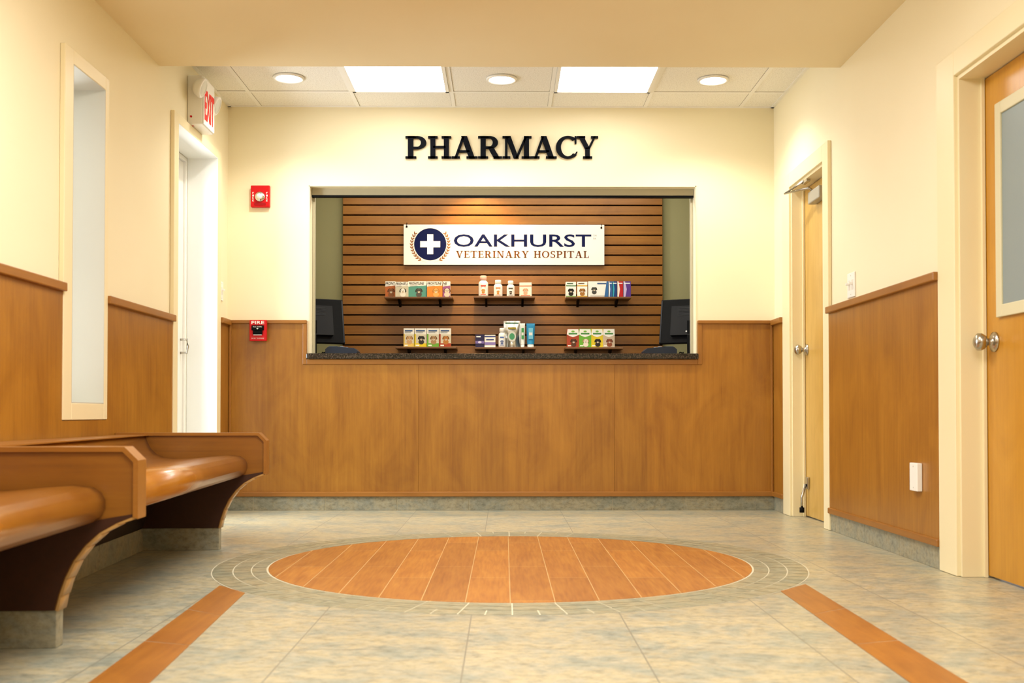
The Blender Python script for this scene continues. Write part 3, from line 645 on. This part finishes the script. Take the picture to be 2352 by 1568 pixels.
carton('medicine_box', 1113, 1138, 769, ST[4], WB, [('r', 0, .82, 1, .92, '#3a4a8c'), ('r', 0, .2, 1, .42, '#8a7ab8'), ('r', .15, .58, .85, .66, '#2c3a7a')], 'small white box with blue and violet bands on the lower middle shelf', 'box', None, .0)
bottle(1145, 1161, 753, ST[4], WHITE, WHITE, '#4a6ab0', 'slim white bottle left of the silver pouch on the lower middle shelf', grp=None, pets='#5a6a9a', Y=8.045)
# pouch
Y = 8.165; xa_, zt = onY(1157, 737, Y); xb_, _ = onY(1195, 737, Y); w = xb_-xa_; h = zt-ST[4]
m = MB(); n = 10; vs = []; fs = []
for j in range(n+1):
    v_ = j/n; th = .03*math.sin(min(1, v_*1.0+.25)*PI)*(1-v_)+.002; nn = .5-.06*math.sin(v_*PI)
    for k in range(13):
        u = k/12; vs.append((w*(.5+(u-.5)*2*nn), -th*math.sin(u*PI)+random.uniform(-1, 1)*.0012, v_*h))
for j in range(n):
    for k in range(12): q = j*13+k; fs.append([q, q+1, q+14, q+13])
m.add(vs, fs, M('#c9ccc9', .22, .9), True); m.rect(w*.0, .003, w, h, .004, M('#c9ccc9', .22, .9))
m.rect(w*.1, h*.9, w*.9, h*.94, -.006, M('#3c8a5a')); m.ell(w*.5, h*.42, w*.24, h*.2, -.033, M('#e6e6dc', .5)); m.ell(w*.5, h*.42, w*.16, h*.12, -.034, M('#58a878', .5)); m.rect(w*.25, h*.7, w*.75, h*.76, -.026, M('#b8a43a'))
tag(m.build('foil_pouch', None, (xa_, Y, ST[4]+.0005)), 'shiny silver foil pouch in the middle of the lower shelf', 'pouch')
def tubeth(a, b, yt, col, col2, label):
    Y = 8.09; xa_, zt = onY(a, yt, Y); xb_, _ = onY(b, yt, Y); w = xb_-xa_
    h = zt-ST[4]
    t = thing('cream_tube', label, 'tube', ((xa_+xb_)/2, Y+w*.4, ST[4]+.0005), 0, 'upright tubes on the lower middle shelf')
    m = MB(); vs = []; fs = []; n = 20; L = 8
    for j in range(L+1):
        v_ = j/L; ry = w*.38*(1-v_)+.0015; rx = w*.42+w*.08*v_
        for k in range(n): an = 2*PI*k/n; vs.append((rx*math.cos(an), ry*math.sin(an), h*.14+v_*h*.86))
    for j in range(L):
        for k in range(n): fs.append([j*n+k, j*n+(k+1) % n, (j+1)*n+(k+1) % n, (j+1)*n+k])
    fs.append(list(range(L*n, L*n+n))); m.add(vs, fs, col, True)
    m.rect(-w*.25, h*.35, w*.25, h*.8, -w*.39, col2); m.rect(-w*.18, h*.5, w*.18, h*.62, -w*.395, WHITE); m.build('tube_body', t)
    m = MB(); m.lathe([(w*.36, 0), (w*.38, h*.02), (w*.38, h*.14), (0, h*.145)], WHITE, 20); m.build('cap', t)
tubeth(1195, 1206, 742, M('#e8ece4', .4), M('#4aa05a', .4), 'white tube with a green stripe right of the silver pouch')
tubeth(1209, 1229, 742, M('#2f8fc0', .35), M('#7cc8e0', .4), 'blue tube at the right end of the lower middle shelf')
g = 'bright pouches on the lower right shelf'
for a, b, c, fur, ear, lb in ((1302, 1330, '#a8442a', '#5a3a28', '#3a2418', 'rust red treat pouch at the left end of the lower right shelf'), (1330, 1358, '#6cae3c', '#e8d8c8', '#b08a60', 'green treat pouch on the lower right shelf'), (1358, 1385, '#dcc22c', '#2c2826', '#181614', 'yellow treat pouch with a black dog on the lower right shelf'), (1385, 1412, '#c8b49a', '#8a4a30', '#5a2c1c', 'tan treat pouch at the right end of the lower right shelf')):
    carton('treat_pouch', a, b, 755, ST[5], M(c, .4), [('p', [(.06, .98), (.94, .98), (1, .68), (.8, .62), (.5, .55), (.2, .62), (0, .7)], '#f0eee6'), ('e', .5, .86, .14, .05, '#7ab84a'), ('r', .15, .7, .85, .78, '#4a8a4a'), ('pet', .55, .33, .28, fur, ear), ('r', .08, .06, .35, .12, '#f4f0e0')], lb, 'pouch', g, .0, dep=.03)

# ------------------------------------------------------------ monitors, terminals
def monitor(x, y, yaw, label):
    t = thing('computer_monitor', label, 'monitor', (x, y, ct+.0005), yaw, 'computer monitors behind the counter')
    tilt = Matrix.Translation((0, 0, .26)) @ Matrix.Rotation(-.2, 4, 'X')
    m = MB(tilt); m.box(-.24, 0, -.16, .24, .028, .16, BLACK, .006); m.prism([(-.15, -.11), (.15, -.11), (.15, .1), (-.15, .1)], 'XZ', -.035, 0, M('#0c0d10', .5, 0, 0, .2))
    for k in range(6): m.box(-.1, -.037, .03+k*.01, .1, -.035, .034+k*.01, M('#1c1d20', .4))
    for a in (-.236, .228): m.box(a, -.0015, -.15, a+.008, -.0002, .15, M('#24262c', .3))
    m.box(-.04, -.0365, -.09, -.01, -.035, -.08, M('#c8c8c8'))
    m.build('housing', t)
    m = MB(tilt); m.box(-.225, .0275, -.145, .225, .03, .145, M('#1d2736', .15)); m.build('screen', t)
    m = MB(); m.box(-.03, -.055, .01, .03, -.03, .26, BLACK, .004); m.build('neck', t)
    m = MB(); m.lathe([(.115, 0), (.115, .006), (.09, .014), (.03, .018), (0, .018)], BLACK, 32, Matrix.Diagonal((1, .8, 1, 1))); m.build('base', t)
xm = onY(779, 700, 7.5)[0]; monitor(xm-.2, 7.52, .45, 'black monitor seen from behind at the left end of the counter')
xm = onY(1527, 700, 7.5)[0]; monitor(xm+.2, 7.52, -.45, 'black monitor seen from behind at the right end of the counter')
def terminal(a, b, flip, label):
    Y = YB+.08; x0 = onY(a, 800, Y)[0]; x1 = onY(b, 800, Y)[0]; w = x1-x0
    t = thing('card_terminal', label, 'card terminal', ((x0+x1)/2, Y, ct+.0005), 0, 'payment terminals on the counter')
    D = Matrix.Diagonal((-1 if flip else 1, 1, 1.25, 1))
    m = MB(D)
    m.prism([(-w/2, .006), (-w*.46, 0), (w*.44, 0), (w/2, .008), (w/2, .018), (w*.4, .032), (-w*.12, .04), (-w*.42, .038), (-w/2, .026)], 'XZ', 0, .15, M('#172130', .4, 0, 0, .35), False)
    m.build('body', t)
    m = MB(D); m.box(-w*.4, .01, .039, -w*.13, .12, .042, M('#3d4a5c', .3)); m.build('display', t)
    m = MB(D)
    for i in range(3):
        for j in range(4): m.box(-w*.05+i*w*.14, .015+j*.03, .033-.001*i, w*.05+i*w*.14, .035+j*.03, .0415-.004*i, M('#8a93a0', .5), .001, seg=1)
    m.build('keypad', t)
terminal(747, 820, False, 'dark blue payment terminal by the left monitor')
terminal(1480, 1555, True, 'dark blue payment terminal by the right monitor')
for i, (x, s, lb) in enumerate(((onY(727, 800, 7.3)[0], 1, 'black cable loop under the left monitor'), (onY(1583, 800, 7.3)[0], -1, 'black cable loop under the right monitor'))):
    m = MB(); m.tube([(s*.04*math.sin(k*.7)+s*.012*k, .02*math.cos(k*.9), .006+.022*abs(math.sin(k*.8))) for k in range(14)], .004, BLACK)
    tag(m.build('power_cable', None, (x, 7.3, ct)), lb, 'cable')

# ------------------------------------------------------------ fire strobe, pull station
x0, z0 = onY(576, 476, YB-.02); x1, z1 = onY(620, 426, YB-.02); w = x1-x0; h = z1-z0
t = thing('fire_alarm_strobe', 'red fire alarm strobe on the cream wall left of the opening', 'fire alarm', (x0, YB, z0))
m = MB(); m.box(0, -.03, 0, w, .002, h, RED, .006)
for xx in (.1, .82):
    for i, c in enumerate('FIRE'): m.write(c, xx*w, h*(.6-.115*i), w*.08, h*.085, -.0306, WHITE, bold=.01)
m.box(w*.2, -.032, h*.08, w*.8, -.028, h*.2, M('#9c1016', .4)); m.build('housing', t)
m = MB(); m.lathe([(w*.27, 0), (w*.27, .006), (w*.22, .014), (0, .016)], CHROME, 24, Matrix.Translation((w*.5, -.03, h*.47)) @ Matrix.Rotation(PI/2, 4, 'X')); m.build('reflector', t)
m = MB(); m.lathe([(w*.16, .012), (w*.15, .024), (w*.09, .032), (0, .035)], M('#f2f2ee', .1), 20, Matrix.Translation((w*.5, -.03, h*.47)) @ Matrix.Rotation(PI/2, 4, 'X')); m.build('lamp_dome', t)
x0, z0 = onY(574, 783, YB-.05); x1, z1 = onY(613, 735, YB-.05); w = x1-x0; h = z1-z0
t = thing('fire_pull_station', 'red fire pull station overlapping the wainscot rail', 'fire alarm', (x0, YB-.036, z0))
m = MB(); m.box(0, -.03, 0, w, -.0005, h, RED, .004); m.write('FIRE', w*.12, h*.8, w*.76, h*.15, -.0306, WHITE, bold=.02)
m.write('PULL DOWN', w*.14, h*.09, w*.72, h*.045, -.0306, WHITE, bold=.01); m.rect(w*.12, h*.17, w*.88, h*.175, -.0306, WHITE); m.build('housing', t)
m = MB(); m.box(w*.14, -.042, h*.5, w*.86, -.03, h*.74, BLACK, .003); m.box(w*.22, -.04, h*.3, w*.78, -.03, h*.5, BLACK, .003); m.write('PULL DOWN', w*.24, h*.64, w*.52, h*.05, -.0426, WHITE, bold=.01)
m.poly([(w*.44, h*.6), (w*.56, h*.6), (w*.5, h*.54)], -.0426, WHITE); m.box(w*.26, -.041, h*.26, w*.74, -.03, h*.3, M('#cfcfcf', .3), .001); m.build('handle', t)

# ------------------------------------------------------------ exit sign on the left wall
ey0 = onX(430, 230, XL)[0]; ezt = onX(430, 172, XL)[1]; ezb = onX(430, 286, XL)[1]
t = thing('exit_sign', 'white lit exit sign with two emergency lamp heads above the glass door', 'exit sign', (XL, ey0, ezb), PI/2)
h = ezt-ezb; w = .23
m = MB(); m.box(0, -.085, 0, w, -.0005, h, WHITEP, .006); m.box(.004, -.092, .006, w-.004, -.085, h-.006, M('#f6f4ee', .5, 0, 0, .2), .003)
m.box(.02, -.03, -.0005, .04, -.01, .002, RED); m.build('housing', t)
m = MB(); m.write('EXIT', w*.08, h*.12, w*.84, h*.62, -.0935, emis('exit_red', '#d81408', .25, '#d8120a'), bold=.03); m.build('lettering', t)
m = MB(); m.lathe([(.006, 0), (.006, .004)], RED, 10, Matrix.Translation((0, -.022, .045)) @ Matrix.Rotation(-PI/2, 4, 'Y')); m.build('indicator_lamp', t)
for cx_ in (-.03, w+.036):
    mx = Matrix.Translation((cx_, -.08, h*(.72 if cx_ < 0 else .66))) @ Matrix.Rotation(.35, 4, 'X') @ Matrix.Rotation(PI/2, 4, 'X')
    m = MB(); m.lathe([(0, -.035), (.03, -.032), (.048, -.015), (.056, .01), (.056, .02), (.05, .022)], WHITEP, 28, mx)
    m.tube([(cx_, -.045, h*.68), (w*.02 if cx_ < 0 else w*.98, -.045, h*.68)], .012, WHITEP); hd = m.build('lamp_head', t)
    m = MB(); m.lathe([(.05, .018), (.04, .024), (0, .028)], M('#dcdcd4', .15), 28, mx); m.build('lens', hd)

# ------------------------------------------------------------ switches
def plate(label, X, y, z, side, w, h, kind, name='light_switch'):
    t = thing(name, label, 'light switch' if kind else 'wall plate', (X, y, z), PI/2 if side < 0 else -PI/2)
    m = MB(); dpt = .007 if kind else .022; m.box(-w/2, -dpt, 0, w/2, -.0003, h, WHITE, .003)
    for zz in (h*.12, h*.88): m.lathe([(.003, 0), (.003, .001)], M('#c8c6be', .4), 10, Matrix.Translation((0, -dpt, zz)) @ Matrix.Rotation(PI/2, 4, 'X'))
    m.build('cover_plate', t)
    for k in range(kind):
        xo = (k-(kind-1)/2)*w*.42
        m = MB(); m.box(xo-.012, -dpt-.001, h*.3, xo+.012, -dpt, h*.7, M('#e2dfd6', .4)); m.box(xo-.005, -dpt-.018, h*.5, xo+.005, -dpt, h*.6, WHITE, .002); m.build('toggle', t)
ya_, za_ = onX(1966, 683, XR); yb_, _ = onX(1949, 683, XR); zt_ = onX(1957, 626, XR)[1]
plate('white double light switch above the wood rail between the two wooden doors', XR, (ya_+yb_)/2, onX(1957, 683, XR)[1], 1, abs(yb_-ya_), zt_-onX(1957, 683, XR)[1], 2)
ya_, za_ = onX(507, 690, XL); plate('white light switch between the glass door and the corner', XL, ya_, za_, -1, .075, .12, 1)
X = XR-T; ya_, za_ = onX(2110, 1127, X); zt_ = onX(2110, 1063, X)[1]
plate('blank white wall plate low on the right wood panelling', X, ya_, za_, 1, .085, zt_-za_, 0, 'wall_plate')

# ------------------------------------------------------------ benches
P0 = Vector(onZ(135, 1487)); P1 = Vector(onZ(518, 1262))
nx = onY(308, 1100, P0.y)[0]; fx = onY(606, 1050, P1.y)[0]
L_ = math.hypot(P1.y-P0.y, fx-nx); ang = math.atan2(-(fx-nx), P1.y-P0.y)
seatp = [(-.13, .33), (-.1, .333), (-.082, .347), (-.073, .368), (-.073, .39), (-.083, .41), (-.105, .424), (-.15, .43), (-.22, .426), (-.3, .418), (-.38, .414), (-.44, .419), (-.475, .433), (-.5, .455), (-.517, .485), (-.528, .516), (-.575, .516), (-.575, .33)]
armc = [(-.2, .1), (-.19, .14), (-.175, .185), (-.153, .23), (-.123, .27), (-.087, .303), (-.043, .328), (0, .345)]
zt = onY(200, 1037, P0.y)[1]
arm = [(-.68, .1)]+armc+[(0, zt-.028), (-.028, zt), (-.68, zt)]
xw = lambda y: (XL+.02-nx)+math.tan(ang)*y+.004
def bench(label, y0, y1, arms, oy):
    # root at the bench's base; local x outwards from the wall, y along the wall
    c, s = math.cos(ang), math.sin(ang); root = thing('wall_bench', label, 'bench', (nx-s*oy, P0.y+c*oy, 0), ang, 'curved wooden wall benches')
    y0 -= oy; y1 -= oy; XW = lambda y: xw(y+oy)
    m = MB(); m.prism(seatp, 'XZ', y0, y1, BENCH, True); m.build('seat', root)
    m = MB(); m.prism([(XW(y0), y0), (-.515, y0), (-.515, y1), (XW(y1), y1)], 'XY', .517, zt+.004, RAILY); m.build('back_rail', root)
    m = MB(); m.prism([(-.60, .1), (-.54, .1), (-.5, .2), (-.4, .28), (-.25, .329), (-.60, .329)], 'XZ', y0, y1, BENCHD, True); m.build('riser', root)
    m = MB(); tiles_y(m, y0, y1, -.548, 1, .1); m.box(-.6, y0, 0, -.549, y1, .099, SLATEB); m.build('tile_base', root)
    for ay in arms:
        ay -= oy; th = .058
        m = MB(); m.prism(arm, 'XZ', ay, ay+th, BENCHX)
        pn = m.build('end_panel', root)
        m = MB(); m.box(-.66, ay+.003, 0, -.2, ay+th-.003, .0995, SLATEB, .002); m.build('panel_tile_base', root)
        m = MB(); m.prism([(-.66, .1005)]+[(a-.004, b) for a, b in armc]+[(-.004, .352), (-.1, .336), (-.66, .336)], 'XZ', ay-.002, ay-.0005, BENCHD); m.build('under_seat_shade', pn)  # thin dark sheet painting the seat's shadow on the lower end panel
        m = MB(); e = .013
        path = [(-.66, zt), (-.028, zt), (0, zt-.028), (0, .345)]; off = [(-.66, zt+e), (-.028+e*.4, zt+e), (e, zt-.028+e*.4), (e, .34)]
        for i in range(3): m.prism([path[i], path[i+1], off[i+1], off[i]], 'XZ', ay-.01, ay+th+.01, RAILX)
        m.build('panel_cap', pn)
        m = MB()
        for i in range(len(armc)-1):
            a, b = armc[i], armc[i+1]; m.prism([a, b, (b[0]+.004, b[1]-.006), (a[0]+.007, a[1]-.002)], 'XZ', ay-.004, ay+th+.004, BEDGE, True)
        m.build('edge_band', pn)
bench('far curved wooden bench, its end panel standing before the glass door', .07, L_-.003, [L_], L_/2)
bench('near curved wooden bench cut off by the left edge of the photo', -1.6, -.003, [0, -1.66], -.8)

# ------------------------------------------------------------ lights
w_ = bpy.data.worlds.new('world'); bpy.context.scene.world = w_; w_.use_nodes = True
bg = w_.node_tree.nodes['Background']; bg.inputs[0].default_value = (.93, .97, 1, 1); bg.inputs[1].default_value = 1.3
def area(x, y, z, sx, sy, p, col, rot=(0, 0, 0)):
    l = bpy.data.lights.new('lamp', 'AREA'); l.shape = 'RECTANGLE'; l.size = sx; l.size_y = sy; l.energy = p; l.color = col
    o = bpy.data.objects.new('lamp', l); C.objects.link(o); o.location = (x, y, z); o.rotation_euler = rot; return o
def spot(x, y, z, p, col, ang_, rot=(0, 0, 0), r=.05, blend=.6):
    l = bpy.data.lights.new('spot', 'SPOT'); l.energy = p; l.color = col; l.spot_size = ang_; l.spot_blend = blend; l.shadow_soft_size = r
    o = bpy.data.objects.new('spot', l); C.objects.link(o); o.location = (x, y, z); o.rotation_euler = rot; return o
for px, py in ((663, 177), (1152, 180), (1638, 182)):
    x, y = onZ(px, py, ZC); spot(x, y, ZC-.03, 40, (1, .96, .88), 2.4)
area(-.2, 3.4, zSof-.02, 1.4, .6, 54, (1, .98, .94)); area(.2, 1.4, zSof-.02, 1.6, .6, 60, (1, .98, .94)); area(0, -1.0, zSof-.02, 1.6, .8, 60, (1, .98, .94))  # unseen fill lamps added under the soffit to brighten the foreground
area(XL-1.3, (dy0+dy1)/2, 1.4, 1.4, 2.2, 210, (.85, .93, 1), (0, -PI/2, 0))
area(XL-1.3, (wy0+wy1)/2+.1, 1.5, 1.2, 1.6, 3, (.9, .95, 1), (0, -PI/2, 0))
area(0, 7.5, ZC-.03, 2.4, .3, 30, (1, .95, .82))
spot(-.19, 7.85, 2.5, 60, (1, .68, .3), 1.5, (.35, 0, 0), .04, .8)
